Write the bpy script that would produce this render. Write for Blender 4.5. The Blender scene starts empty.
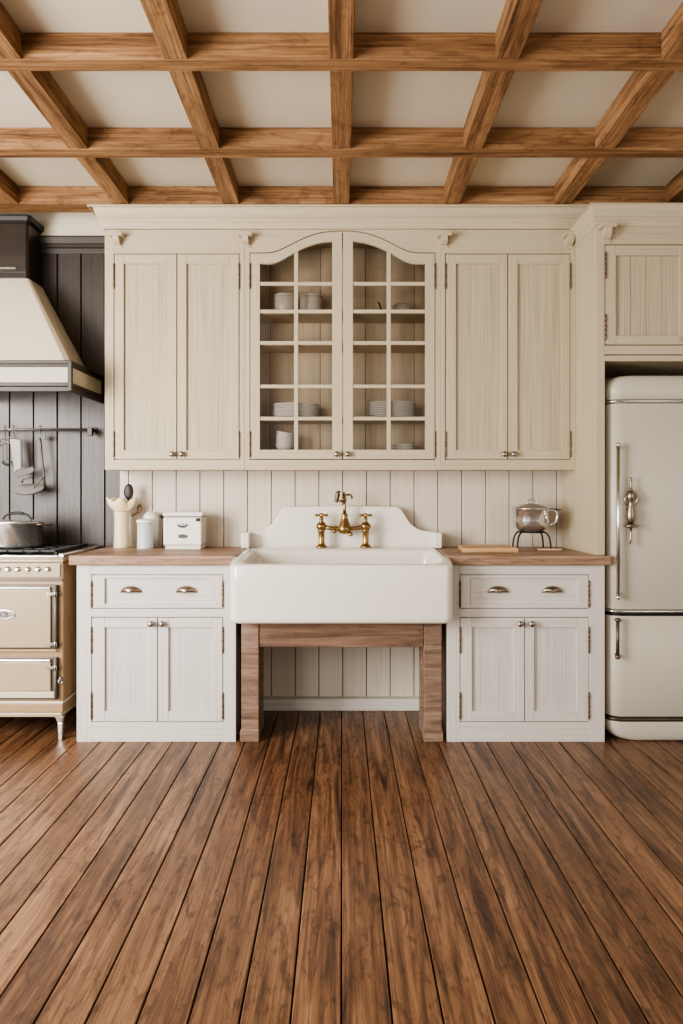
import bpy, math, random
from mathutils import Vector, Matrix
random.seed(7)
SC = bpy.context.scene
COL = SC.collection
PI = math.pi
H = 1.2136          # eye height
FPX = 741.6         # focal length, pixels
YF, YU, YW = 3.60, 3.913, 4.17   # cabinet front, wall-cupboard front, back wall

def wx(px, y): return (px - 341.5) * y / FPX
def wz(py, y): return H + (492 - py) * y / FPX

# ------------------------------------------------------------------ mesh builder
class MB:
    def __init__(s):
        s.v = []; s.f = []; s.sm = []; s.mi = []; s.cur = 0; s.rnd = []; s.r = 0.0
    def add(s, vs, fs, smooth=False):
        b = len(s.v); s.v += [tuple(v) for v in vs]
        for f in fs:
            s.f.append([b + i for i in f]); s.sm.append(smooth); s.mi.append(s.cur); s.rnd.append(s.r)
        return s
    def box(s, x0, x1, y0, y1, z0, z1):
        if x0 > x1: x0, x1 = x1, x0
        if y0 > y1: y0, y1 = y1, y0
        if z0 > z1: z0, z1 = z1, z0
        vs = [(x0,y0,z0),(x1,y0,z0),(x1,y1,z0),(x0,y1,z0),(x0,y0,z1),(x1,y0,z1),(x1,y1,z1),(x0,y1,z1)]
        return s.add(vs, [(0,3,2,1),(4,5,6,7),(0,1,5,4),(1,2,6,5),(2,3,7,6),(3,0,4,7)])
    def taper(s, a, b, z0, z1):
        # a, b = (x0,x1,y0,y1) rectangles at z0 and z1
        vs = [(a[0],a[2],z0),(a[1],a[2],z0),(a[1],a[3],z0),(a[0],a[3],z0),(b[0],b[2],z1),(b[1],b[2],z1),(b[1],b[3],z1),(b[0],b[3],z1)]
        return s.add(vs, [(0,3,2,1),(4,5,6,7),(0,1,5,4),(1,2,6,5),(2,3,7,6),(3,0,4,7)])
    def loft(s, rings, cap0=True, cap1=True, smooth=True):
        n = len(rings[0]); vs = [p for r in rings for p in r]; fs = []
        for k in range(len(rings)-1):
            for i in range(n):
                j = (i+1) % n
                fs.append((k*n+i, k*n+j, (k+1)*n+j, (k+1)*n+i))
        s.add(vs, fs, smooth)
        b = len(s.v) - len(vs)
        for on, k, rev in ((cap0, 0, True), (cap1, len(rings)-1, False)):
            if on:
                ids = [b + k*n + i for i in range(n)]
                if rev: ids.reverse()
                s.f.append(ids); s.sm.append(False); s.mi.append(s.cur); s.rnd.append(s.r)
        return s
    def prism(s, pts, a0, a1, axis='Y'):
        # pts = polygon in the plane across axis. 'Y': (x,z)  'X': (y,z)  'Z': (x,y)
        def P(p, a):
            return (p[0], a, p[1]) if axis == 'Y' else ((a, p[0], p[1]) if axis == 'X' else (p[0], p[1], a))
        return s.loft([[P(p, a0) for p in pts], [P(p, a1) for p in pts]], smooth=False)
    def strip(s, xs, lo, hi, y0, y1):
        n = len(xs); vs = []
        for i, x in enumerate(xs):
            vs += [(x,y0,lo[i]),(x,y0,hi[i]),(x,y1,hi[i]),(x,y1,lo[i])]
        fs = [(0,1,2,3), tuple(4*(n-1)+k for k in (3,2,1,0))]
        for i in range(n-1):
            a = 4*i; b = a+4
            for k in range(4):
                fs.append((a+k, b+k, b+(k+1)%4, a+(k+1)%4))
        return s.add(vs, fs)
    def lathe(s, prof, c, seg=28, axis='Z', a0=0, smooth=True, cap=True):
        rings = []
        for r, h in prof:
            ring = []
            for i in range(seg):
                t = a0 + 2*PI*i/seg; u, w = r*math.cos(t), r*math.sin(t)
                if axis == 'Z': ring.append((c[0]+u, c[1]+w, c[2]+h))
                elif axis == 'Y': ring.append((c[0]+u, c[1]+h, c[2]+w))
                else: ring.append((c[0]+h, c[1]+u, c[2]+w))
            rings.append(ring)
        return s.loft(rings, cap, cap, smooth)
    def tube(s, path, rad, seg=10, smooth=True):
        P = [Vector(p) for p in path]; n = len(P)
        R = rad if isinstance(rad, (list, tuple)) else [rad]*n
        rings = []; up = None
        for i in range(n):
            t = (P[min(i+1,n-1)] - P[max(i-1,0)]).normalized()
            if up is None:
                up = Vector((0,0,1)) if abs(t.z) < .9 else Vector((1,0,0))
            a = t.cross(up)
            if a.length < 1e-5: a = t.cross(Vector((0,1,0)))
            a.normalize(); b = a.cross(t).normalized(); up = b
            rings.append([tuple(P[i] + a*R[i]*math.cos(2*PI*k/seg) + b*R[i]*math.sin(2*PI*k/seg)) for k in range(seg)])
        return s.loft(rings, True, True, smooth)
    def ball(s, c, r, sc=(1,1,1), seg=16, rings=9):
        rr = []
        for k in range(rings+1):
            ph = -PI/2 + PI*k/rings; q = max(math.cos(ph), .02)
            rr.append([(c[0]+r*sc[0]*q*math.cos(2*PI*i/seg), c[1]+r*sc[1]*q*math.sin(2*PI*i/seg), c[2]+r*sc[2]*math.sin(ph)) for i in range(seg)])
        return s.loft(rr, True, True, True)

def bez(pts, n=8):
    """Catmull-Rom through pts"""
    out = []; m = len(pts)
    for i in range(m-1):
        p0 = pts[max(i-1,0)]; p1 = pts[i]; p2 = pts[i+1]; p3 = pts[min(i+2,m-1)]
        for k in range(n):
            t = k/n
            out.append(tuple(.5*((2*b)+(-a+c)*t+(2*a-5*b+4*c-d)*t*t+(-a+3*b-3*c+d)*t**3) for a,b,c,d in zip(p0,p1,p2,p3)))
    out.append(tuple(pts[-1])); return out

def rrect(x0, x1, y0, y1, r, n=6):
    """rounded rectangle, list of (x,y); r may be (bl,br,tr,tl)"""
    if not isinstance(r, (tuple, list)): r = (r,)*4
    out = []
    for (cx, cy, a, q) in ((x0,y0,PI,r[0]),(x1,y0,1.5*PI,r[1]),(x1,y1,0,r[2]),(x0,y1,.5*PI,r[3])):
        ox = cx + (q if cx == x0 else -q); oy = cy + (q if cy == y0 else -q)
        for k in range(n+1):
            t = a + .5*PI*k/n
            out.append((ox + q*math.cos(t), oy + q*math.sin(t)))
    return out

def interp(pts, x):
    if x <= pts[0][0]: return pts[0][1]
    for a, b in zip(pts, pts[1:]):
        if x <= b[0]: return a[1] + (b[1]-a[1])*(x-a[0])/(b[0]-a[0])
    return pts[-1][1]

# ------------------------------------------------------------------ object helpers
def off(p):
    o = Vector((0,0,0))
    while p is not None: o += p.location; p = p.parent
    return o
def obj(name, mb, mat, parent=None, bevel=0.0, seg=2, loc=None, attr=False, angle=35):
    """one mesh object; vertices are given in world coordinates"""
    o0 = off(parent) if parent else Vector(loc or (0,0,0))
    me = bpy.data.meshes.new(name)
    me.from_pydata([tuple(Vector(v)-o0) for v in mb.v], [], mb.f)
    me.polygons.foreach_set('use_smooth', mb.sm)
    mats = mat if isinstance(mat, (list, tuple)) else [mat]
    for m in mats: me.materials.append(m)
    me.polygons.foreach_set('material_index', mb.mi)
    if attr:
        a = me.attributes.new('tone', 'FLOAT', 'FACE'); a.data.foreach_set('value', mb.rnd)
    me.update()
    import bmesh
    bm = bmesh.new(); bm.from_mesh(me); bmesh.ops.recalc_face_normals(bm, faces=bm.faces); bm.to_mesh(me); bm.free()
    o = bpy.data.objects.new(name, me); COL.objects.link(o)
    if parent: o.parent = parent
    else: o.location = o0
    if bevel:
        b = o.modifiers.new('bevel', 'BEVEL'); b.width = bevel; b.segments = seg; b.limit_method = 'ANGLE'; b.angle_limit = math.radians(angle)
    return o
def tag(o, label, cat, group=None, kind=None):
    if label: o['label'] = label
    if cat: o['category'] = cat
    if group: o['group'] = group
    if kind: o['kind'] = kind
    return o
def thing(name, label, cat, loc, group=None):
    o = bpy.data.objects.new(name, None); COL.objects.link(o); o.location = loc; o.empty_display_size = .05
    return tag(o, label, cat, group)
def struct(name, mb, mat, **k):
    o = obj(name, mb, mat, **k); o['kind'] = 'structure'; return o
def dup(root, loc, label=None):
    r = root.copy(); COL.objects.link(r); r.location = loc
    if label: r['label'] = label
    for ch in list(root.children):
        c = ch.copy(); COL.objects.link(c); c.parent = r
        for g in list(ch.children):
            d = g.copy(); COL.objects.link(d); d.parent = c
    return r

# ------------------------------------------------------------------ materials
def lin(c):
    return tuple(((v/255)/12.92 if v/255 <= .04045 else (((v/255)+.055)/1.055)**2.4) for v in c) + (1,)
def newmat(name):
    m = bpy.data.materials.new(name); m.use_nodes = True
    nt = m.node_tree; return m, nt, nt.nodes['Principled BSDF']
def coords(nt, scale, attr=False):
    tc = nt.nodes.new('ShaderNodeTexCoord'); mp = nt.nodes.new('ShaderNodeMapping'); mp.inputs['Scale'].default_value = scale
    if attr:
        at = nt.nodes.new('ShaderNodeAttribute'); at.attribute_name = 'tone'
        mu = nt.nodes.new('ShaderNodeMath'); mu.operation = 'MULTIPLY'; mu.inputs[1].default_value = 37.0
        nt.links.new(at.outputs['Fac'], mu.inputs[0])
        ad = nt.nodes.new('ShaderNodeVectorMath'); ad.operation = 'ADD'
        nt.links.new(tc.outputs['Object'], ad.inputs[0]); nt.links.new(mu.outputs[0], ad.inputs[1])
        nt.links.new(ad.outputs[0], mp.inputs[0])
    else: nt.links.new(tc.outputs['Object'], mp.inputs[0])
    return mp.outputs[0]
def noise(nt, vec, scale=1, detail=5, rough=.6, dist=0):
    n = nt.nodes.new('ShaderNodeTexNoise'); n.inputs['Scale'].default_value = scale; n.inputs['Detail'].default_value = detail
    n.inputs['Roughness'].default_value = rough; n.inputs['Distortion'].default_value = dist
    nt.links.new(vec, n.inputs['Vector']); return n.outputs['Fac']
def ramp(nt, fac, stops):
    r = nt.nodes.new('ShaderNodeValToRGB'); e = r.color_ramp.elements
    while len(e) < len(stops): e.new(.5)
    for i, (p, c) in enumerate(stops): e[i].position = p; e[i].color = c
    nt.links.new(fac, r.inputs[0]); return r.outputs[0]
def mix(nt, a, b, fac, mode='MIX'):
    m = nt.nodes.new('ShaderNodeMix'); m.data_type = 'RGBA'; m.blend_type = mode
    for i, v in ((6, a), (7, b), (0, fac)):
        if hasattr(v, 'default_value') or hasattr(v, 'links'): nt.links.new(v, m.inputs[i])
        else: m.inputs[i].default_value = v
    return m.outputs[2]
def bump(nt, bs, h, strength, dist=.002):
    b = nt.nodes.new('ShaderNodeBump'); b.inputs['Strength'].default_value = strength; b.inputs['Distance'].default_value = dist
    nt.links.new(h, b.inputs['Height']); nt.links.new(b.outputs[0], bs.inputs['Normal'])
GR = {'X': (1.3, 110, 110), 'Y': (110, 1.3, 110), 'Z': (110, 110, 1.3)}
def painted(name, c, axis='Z', var=.10, rough=.5, bmp=.25):
    m, nt, bs = newmat(name); v = coords(nt, GR[axis])
    n = noise(nt, v, 1.3, 5, .6, .12)
    c0 = tuple(x*(1-var*1.6) for x in c[:3]) + (1,); c1 = tuple(min(1, x*(1+var*.6)) for x in c[:3]) + (1,)
    nt.links.new(ramp(nt, n, [(.32, c0), (.52, c), (.75, c1)]), bs.inputs['Base Color'])
    bs.inputs['Roughness'].default_value = rough; bump(nt, bs, n, bmp); return m
def wood(name, dark, mid, light, axis='Y', rough=.45, attr=False, blot=.5, bmp=.4, s=1.0, plank=.0, spec=.5, fine=.55):
    m, nt, bs = newmat(name)
    k = {'X': (.9, 14, 14), 'Y': (14, .9, 14), 'Z': (14, 14, .9)}[axis]
    v = coords(nt, tuple(a*s for a in k), attr)
    k2 = {'X': (2.2, 150, 150), 'Y': (150, 2.2, 150), 'Z': (150, 150, 2.2)}[axis]
    v2 = coords(nt, tuple(a*s for a in k2), attr)
    k3 = {'X': (2.2, 7, 7), 'Y': (7, 2.2, 7), 'Z': (7, 7, 2.2)}[axis]
    v3 = coords(nt, tuple(a*s for a in k3), attr)
    n1 = noise(nt, v, 1.0, 8, .62, 1.3)
    n2 = noise(nt, v2, 1.0, 3, .6, .2)
    n3 = noise(nt, v3, 2.0, 9, .72, 1.8)
    c = ramp(nt, n1, [(.30, dark), (.47, mid), (.68, light)])
    c = mix(nt, c, ramp(nt, n2, [(.35, (.50,.45,.41,1)), (.6, (1,1,1,1))]), fine, 'MULTIPLY')
    c = mix(nt, c, ramp(nt, n3, [(.38, (.28,.23,.20,1)), (.49, (1,1,1,1))]), blot, 'MULTIPLY')
    if plank:
        at = nt.nodes.new('ShaderNodeAttribute'); at.attribute_name = 'tone'
        c = mix(nt, c, ramp(nt, at.outputs['Fac'], [(0, (1-plank,1-plank*1.1,1-plank*1.2,1)), (1, (1.0,1.0,1.0,1))]), 1.0, 'MULTIPLY')
    nt.links.new(c, bs.inputs['Base Color'])
    rr = nt.nodes.new('ShaderNodeMapRange'); rr.inputs['To Min'].default_value = rough+.12; rr.inputs['To Max'].default_value = rough-.08
    nt.links.new(n1, rr.inputs[0]); nt.links.new(rr.outputs[0], bs.inputs['Roughness'])
    bs.inputs['Specular IOR Level'].default_value = spec
    bump(nt, bs, n2, bmp); return m
def plain(name, c, rough=.4, metal=0, coat=0, var=.04, scale=12):
    m, nt, bs = newmat(name); v = coords(nt, (1,1,1)); n = noise(nt, v, scale, 4)
    c0 = tuple(x*(1-var) for x in c[:3]) + (1,); c1 = tuple(min(1, x*(1+var)) for x in c[:3]) + (1,)
    nt.links.new(ramp(nt, n, [(.3, c0), (.7, c1)]), bs.inputs['Base Color'])
    bs.inputs['Roughness'].default_value = rough; bs.inputs['Metallic'].default_value = metal
    bs.inputs['Coat Weight'].default_value = coat; return m
def glassmat(name, tint=(1,1,1,1), f=.10):
    m = bpy.data.materials.new(name); m.use_nodes = True; nt = m.node_tree; nt.nodes.clear()
    out = nt.nodes.new('ShaderNodeOutputMaterial'); t = nt.nodes.new('ShaderNodeBsdfTransparent'); g = nt.nodes.new('ShaderNodeBsdfGlossy')
    t.inputs[0].default_value = tint; g.inputs['Roughness'].default_value = .03
    fr = nt.nodes.new('ShaderNodeFresnel'); fr.inputs[0].default_value = 1.45; mx = nt.nodes.new('ShaderNodeMixShader')
    nt.links.new(fr.outputs[0], mx.inputs[0]); nt.links.new(t.outputs[0], mx.inputs[1]); nt.links.new(g.outputs[0], mx.inputs[2])
    nt.links.new(mx.outputs[0], out.inputs[0]); return m

CRM_SHADED = lin((191,178,153)); CRM2 = lin((205,194,174))  # wall cupboard cream yellowed and darkened to paint in the upward light falloff
M = {}
M['pz'] = painted('shaded cream paint upright grain', CRM_SHADED, 'Z')
M['px'] = painted('shaded cream paint level grain', CRM_SHADED, 'X')
M['py'] = painted('shaded cream paint depth grain', CRM_SHADED, 'Y')
M['panel'] = painted('shaded cream paint streaked panel', lin((186,173,148)), 'Z', .19, .5, .3)  # panel cream darkened along with the frames for the same light falloff
M['lz'] = painted('grey white paint upright grain', lin((208,203,197)), 'Z', .10)
M['lx'] = painted('grey white paint level grain', lin((208,203,197)), 'X', .10)
M['lpanel'] = painted('grey white streaked panel', lin((204,199,194)), 'Z', .14, .5, .3)
M['board'] = painted('cream wallboard', lin((206,196,182)), 'Z', .08, .55)
M['inner'] = painted('cupboard interior paint', lin((198,178,150)), 'Z', .12, .6)
M['dboard'] = painted('dark wallboard', lin((58,50,45)), 'Z', .30, .40, .6)
M['dtrim'] = painted('dark cornice paint', lin((58,50,44)), 'X', .2, .4)
M['plaster'] = plain('ceiling plaster', lin((208,199,181)), .9, var=.02, scale=2)
M['wallp'] = plain('room wall plaster', lin((216,208,192)), .9, var=.02, scale=2)
M['gap2'] = plain('brown groove', lin((88,74,62)), .9)
M['gap'] = plain('dark shadow gap', lin((30,24,20)), .9)
M['floor'] = wood('floor boards', lin((56,37,26)), lin((126,90,64)), lin((170,130,97)), 'Y', .37, True, .72, .6, 1.5, .32, fine=.85)
M['beamx'] = wood('beam oak level', lin((80,54,36)), lin((143,107,75)), lin((176,138,101)), 'X', .6, False, .45, .8, 1.1, spec=.2, fine=.8)
M['beamy'] = wood('beam oak depth', lin((80,54,36)), lin((143,107,75)), lin((176,138,101)), 'Y', .6, False, .45, .8, 1.1, spec=.2, fine=.8)
M['top'] = wood('worktop oak', lin((92,68,52)), lin((150,119,96)), lin((184,154,130)), 'X', .45, False, .45, .4, 1.0)
M['tabx'] = wood('sink table wood level', lin((64,46,36)), lin((118,90,72)), lin((150,121,101)), 'X', .6, False, .5, .6, 1.2)
M['tabz'] = wood('sink table wood cross', lin((82,62,52)), lin((130,104,88)), lin((160,134,116)), 'X', .6, False, .35, .8, 1.6)
M['porc'] = plain('white porcelain', lin((232,227,218)), .12, coat=.5, var=.01)
M['brass'] = plain('aged brass', lin((156,131,90)), .30, 1, var=.18, scale=60)
M['bronze'] = plain('antique bronze', lin((158,144,130)), .34, 1, var=.2, scale=50)
M['pewter'] = plain('pewter knob metal', lin((165,158,152)), .3, 1, var=.15, scale=60)
M['hinge'] = plain('tarnished hinge', lin((112,99,86)), .45, .8, var=.2, scale=80)
M['chrome'] = plain('chrome', lin((222,220,216)), .2, 1, var=.03)
M['steel'] = plain('polished steel', lin((212,212,211)), .17, .9, var=.05)
M['htrim'] = plain('dark bronze trim', lin((52,45,39)), .45, .1, var=.1, scale=20)
M['hband'] = plain('cream band enamel', lin((190,183,164)), .55)
M['util'] = plain('grey utensil steel', lin((66,63,61)), .5, .1, var=.1, scale=40)
M['satin'] = plain('satin steel', lin((118,114,110)), .5, .3, var=.08, scale=40)
M['dsteel'] = plain('dark steel trim', lin((84,75,67)), .34, .6, var=.1, scale=20)
M['iron'] = plain('black iron', lin((30,27,25)), .5, .3)
M['black'] = plain('glossy black enamel', lin((27,23,20)), .5, .0)
M['brownm'] = plain('dark brown hood metal', lin((44,34,28)), .4, .2, coat=.2)
M['enam'] = plain('cream hood enamel', lin((217,208,188)), .32, coat=.3, var=.01)
M['range'] = plain('range enamel', lin((166,150,120)), .35, coat=.4, var=.01)
M['range2'] = plain('range enamel tan', lin((156,128,96)), .35, coat=.3, var=.02)
M['ivory'] = plain('ivory band enamel', lin((196,190,170)), .35, coat=.3, var=.01)
M['fridge'] = plain('fridge enamel', lin((196,191,178)), .42, coat=0, var=.006, scale=2)
M['china'] = plain('white china', lin((226,220,210)), .2, coat=.3, var=.01)
M['stone'] = painted('pale grey ribbed jar glaze', lin((196,184,166)), 'Z', .12, .35, .3)
M['white'] = plain('white enamel', lin((226,223,216)), .25, coat=.3, var=.01)
M['blue'] = plain('pale blue grey ceramic', lin((196,202,204)), .3, coat=.2, var=.01)
M['milk'] = plain('milky lid', lin((224,220,214)), .25, coat=.3, var=.01)
M['butter'] = plain('butter yellow glaze', lin((228,210,172)), .4, var=.02)
M['spoon'] = plain('dark spoon wood', lin((38,29,25)), .5, var=.2)
M['brownsp'] = plain('brown spoon wood', lin((128,100,82)), .5, var=.15)
M['lwood'] = wood('pale cutting board wood', lin((172,126,84)), lin((205,160,118)), lin((226,188,148)), 'X', .5, False, .2, .3, 2.0)
M['cwood'] = wood('reddish slat', lin((120,78,60)), lin((160,110,88)), lin((190,140,112)), 'X', .5, False, .2, .3, 2.0)
M['copper'] = plain('copper edge', lin((232,200,178)), .3, .4)
M['ink'] = plain('dark print', lin((60,56,58)), .5)
M['glass'] = glassmat('clear pane glass')

# ------------------------------------------------------------------ room shell
XL, XR, Y0, ZC, ZB = -3.2, 3.3, -1.6, 2.803, 2.707
fl = MB(); pw = .1172; k = math.floor(XL/pw)
while k*pw < XR:
    fl.r = random.random(); fl.cur = 0
    fl.box(k*pw+.0022, (k+1)*pw-.0022, Y0, YW+.02, -.02, 0)
    k += 1
fl.cur = 1; fl.box(XL-.1, XR+.2, Y0, YW+.02, -.05, -.012)
struct('floor', fl, [M['floor'], M['gap']], bevel=.0022, seg=2, attr=True)
struct('ceiling', MB().box(XL-.05, XR+.05, Y0, YW+.05, ZC, ZC+.05), M['plaster'])
# tongue and groove back wall, grooves every .1338 m
wb = MB(); g = .1338; k = -25; xs = wx(119.6, YW)
edges = []
while k*g < XR: edges.append(k*g+.007); k += 1
edges = [XL] + [e for e in edges if XL+.02 < e < XR-.02] + [XR]
for a, b in zip(edges, edges[1:]):
    segs = [(a, b, 1 if b <= xs+.001 else 0)]
    if a < xs < b: segs = [(a, xs, 1), (xs, b, 0)]
    for (p, q, mi) in segs:
        wb.cur = mi
        gw = .0021 if mi == 0 else .0032
        wb.box(p+(gw if p == a else 0), q-(gw if q == b else 0), YW, YW+.02, 0, ZC)
wb.cur = 2; wb.box(XL, xs, YW+.012, YW+.05, 0, ZC); wb.cur = 3; wb.box(xs, XR, YW+.008, YW+.05, 0, ZC)
struct('wall_back', wb, [M['board'], M['dboard'], M['gap'], M['gap2']], bevel=.002, seg=1)
struct('trim_1', MB().box(XL, xs-.002, YW-.012, YW-.0005, wz(236.5, YW)+.002, ZC-.001), M['plaster'])
zt = wz(236.5, YW-.03)
struct('trim_2', MB().prism([(YW-.001,zt-.001),(YW-.001,zt-.09),(YW-.014,zt-.09),(YW-.016,zt-.064),(YW-.026,zt-.056),(YW-.026,zt-.044),(YW-.032,zt-.038),(YW-.036,zt-.006),(YW-.036,zt-.001)], XL, xs-.003, 'X'), M['dtrim'])
struct('baseboard_back', MB().box(wx(236,YF)+.03, wx(447,YF)-.03, 4.11, YW-.001, 0, .066), M['lx'], bevel=.004)
struct('wall_left', MB().box(XL-.06, XL, Y0, YW+.05, -.02, ZC+.05), M['wallp'])
struct('wall_right', MB().box(XR, XR+.06, Y0, YW+.05, -.02, ZC+.05), M['wallp'])

# ceiling beams: lengthways ones stop against the cross ones
cross = [(1.78,1.86),(2.562,2.634),(3.230,3.315),(3.850,3.965)]
names = ['nearest, just above the picture', 'front one of the three in view', 'middle one of the three in view', 'rear one, above the cupboard cornice']
for i, (a, b) in enumerate(cross):
    o = obj('ceiling_beam', MB().box(XL+.002, XR-.002, a, b, ZB, ZC-.001), M['beamx'], bevel=.003)
    tag(o, 'oak beam running left to right under the ceiling, ' + names[i], 'beam', 'cross beams of the ceiling')
place = {-3:'far left corner, the outermost towards the hood', -2:'second to the left of the middle, over the hood side', -1:'first to the left of the middle one',
         0:'middle one, straight above the sink', 1:'first to the right of the middle one', 2:'second to the right of the middle, over the fridge side', 3:'far right corner above the fridge', -4:'beyond the left edge', 4:'beyond the right edge'}
bs_, bw = .5728, .0836
for n in range(-3, 4):
    c = n*bs_; m = MB(); y = Y0+.6
    for a, b in cross:
        m.box(c-bw/2, c+bw/2, y+.001, a-.001, ZB+.0005, ZC-.001); y = b
    o = obj('ceiling_beam', m, M['beamy'], bevel=.003)
    tag(o, 'oak beam running from front to back under the ceiling, ' + place[n], 'beam', 'lengthways beams of the ceiling')

# ------------------------------------------------------------------ cabinet fittings
def knob(px, py, yf, parent):
    x, z = wx(px, yf), wz(py, yf)
    m = MB().lathe([(.011,0),(.011,-.003),(.0055,-.005),(.005,-.012),(.013,-.016),(.0155,-.021),(.0135,-.026),(.006,-.029),(.001,-.0295)], (x, yf, z), 18, 'Y')
    return obj('knob', m, M['pewter'], parent)
def hinge(x, z0, z1, yf, parent):
    m = MB(); n = 5; hgt = (z1-z0)/n
    for k in range(n):
        r = .0052 if k % 2 == 0 else .0044
        m.lathe([(r*.8,.0005),(r,.0025),(r,hgt-.0025),(r*.8,hgt-.0005)], (x, yf-.003, z0+k*hgt), 10)
    m.ball((x, yf-.003, z1+.003), .0045, seg=8, rings=5); m.ball((x, yf-.003, z0-.003), .0045, seg=8, rings=5)
    return obj('hinge', m, M['hinge'], parent)
def cup_pull(px, py, yf, parent):
    x, z = wx(px, yf), wz(py, yf); m = MB(); w, h, d = .051, .034, .026
    rings = []
    for j in range(9):                                   # half dome open at the bottom
        ph = (PI/2)*j/8; ring = []
        for i in range(17):
            t = PI*i/16
            ring.append((x + w*math.cos(t)*math.cos(ph)**.7 if j < 8 else x, yf - d*math.sin(ph)**.8*1.0, z - .010 + h*math.sin(t)*math.cos(ph)**.9 if j < 8 else z-.010))
        rings.append(ring)
    n = 17; vs = [p for r in rings for p in r]; fs = []
    for kk in range(8):
        for i in range(16): fs.append((kk*n+i, kk*n+i+1, (kk+1)*n+i+1, (kk+1)*n+i))
    m = MB()
    # dome: outline half-ellipse on the face, swelling forward
    vs = []; fs = []
    for j in range(9):
        u = j/8
        for i in range(17):
            t = PI*i/16
            s_ = math.cos(u*PI/2); f_ = math.sin(u*PI/2)
            vs.append((x + w*math.cos(t)*(.25+.75*s_ if True else 1), yf-.0005 - d*f_*math.sin(t)**.5, z-.016 + h*math.sin(t)*(.15+.85*s_)))
    for kk in range(8):
        for i in range(16): fs.append((kk*17+i, kk*17+i+1, (kk+1)*17+i+1, (kk+1)*17+i))
    m.add(vs, fs, True)
    o = obj('cup_pull', m, M['bronze'], parent)
    s = o.modifiers.new('solid', 'SOLIDIFY'); s.thickness = .002
    return o
def door(name, parent, px0, px1, py0, py1, qx0, qx1, qy0, qy1, yf, mats, grooves=0, t=.020):
    """framed door: outline in px0..px1 / py0..py1, recessed panel q"""
    X0,X1 = wx(px0,yf), wx(px1,yf); Z1,Z0 = wz(py0,yf), wz(py1,yf)
    A0,A1 = wx(qx0,yf), wx(qx1,yf); B1,B0 = wz(qy0,yf), wz(qy1,yf)
    m = MB().box(X0, A0, yf, yf+t, Z0, Z1).box(A1, X1, yf, yf+t, Z0, Z1)
    m.cur = 1; m.box(A0+.0004, A1-.0004, yf+.0006, yf+t, B1, Z1).box(A0+.0004, A1-.0004, yf+.0006, yf+t, Z0, B0)
    d = obj(name, m, mats[:2], parent, bevel=.0015)
    p = MB(); n = max(1, grooves); w = (A1-A0)/n
    for k in range(n):
        p.box(A0+k*w+(.001 if k else 0), A0+(k+1)*w-(.001 if k < n-1 else 0), yf+.0135, yf+t-.001, B0, B1)
    obj('panel', p, mats[2], d, bevel=.0012 if n > 1 else 0)
    return d
def rails(px0, px1, rows, yf, mb, t=.02):
    for (a, b) in rows: mb.box(wx(px0,yf), wx(px1,yf), yf+.0005, yf+t, wz(b,yf), wz(a,yf))

# ------------------------------------------------------------------ base cabinets
LM = (M['lz'], M['lx'], M['lpanel'])
def base_cabinet(label, o0, s0, s1, o1, dx, panels, dpan, pulls, knobs, xin1):
    t = thing('base_cabinet', label, 'cabinet', ((wx(o0,YF)+wx(o1,YF))/2, 3.86, 0), 'painted base cabinets')
    m = MB(); zt = .860
    m.box(wx(o0,YF), wx(s0,YF), YF, YF+.02, 0, zt).box(wx(s1,YF), wx(o1,YF), YF, YF+.02, 0, zt)
    m.cur = 1; rails(s0, s1, [(565.3,574.3),(608.8,617.0),(722.2,741.9)], YF, m)
    obj('face_frame', m, LM[:2], t, bevel=.0015)
    a, b = wx(o0,YF)+.001, xin1
    m = MB().box(a, a+.018, YF+.0205, YW-.04, 0, zt).box(b-.018, b, YF+.0205, YW-.04, 0, zt)
    m.box(a+.018, b-.018, YF+.06, YW-.04, .09, .108).box(a+.018, b-.018, YW-.055, YW-.04, .0, zt).box(a+.018, b-.018, YF+.0205, YF+.034, 0, zt)
    obj('carcass', m, M['lz'], t, bevel=.001)
    d = door('drawer', t, s0+.8, s1-.8, 575.2, 608.0, dpan[0], dpan[1], 578.5, 604.0, YF+.0008, (M['lz'], M['lx'], M['lx']))
    for q in pulls: cup_pull(q, 589.5, YF+.008, d)
    for hx in (s0+.4, s1-.4): hinge(wx(hx,YF), wz(606,YF), wz(582,YF), YF, d)
    for i in range(2):
        d = door('door', t, dx[i][0], dx[i][1], 617.9, 721.4, panels[i][0], panels[i][1], 627.4, 711.3, YF+.0008, LM, 0)
        knob(knobs[i], 623.4, YF, d)
        hx = s0+.4 if i == 0 else s1-.4
        for z0, z1 in ((652,628),(718,693.5)): hinge(wx(hx,YF), wz(z0,YF), wz(z1,YF), YF, d)
    return t
base_cabinet('grey-white two-door base cabinet with one drawer, between the range and the sink', 76.7, 91.2, 223.2, 235.7, ((92.2,157.0),(158.0,222.4)),
             ((104.5,148),(168.3,212.3)), (104.5,211), (130.8,186.2), (151.7,162.5), wx(235.7,YF)-.001)
base_cabinet('grey-white two-door base cabinet with one drawer, between the sink and the fridge', 447.1, 459.7, 589.2, 604.7, ((460.5,524.4),(525.4,588.6)),
             ((472,514),(534.3,577)), (470,578), (498,552.4), (519.7,531.4), 1.2350)

# worktops
YC = 3.57
zt0, zt1 = .8605, .9065
tag(obj('worktop', MB().box(-1.315, -.5130, YC, YW-.003, zt0, zt1), M['top'], bevel=.006, seg=3, loc=(-.9,3.87,zt0)),
    'pale brown oak worktop on the left cabinet, under the jars and white box', 'worktop')
tag(obj('worktop', MB().prism([(.5130,YC),(1.301,YC),(1.301,YF-.001),(1.2355,YF-.001),(1.2355,YW-.003),(.5130,YW-.003)], zt0, zt1, 'Z'), M['top'], bevel=.006, seg=3, loc=(.9,3.87,zt0)),
    'brown oak worktop on the right cabinet, under the steel pot', 'worktop')

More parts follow.
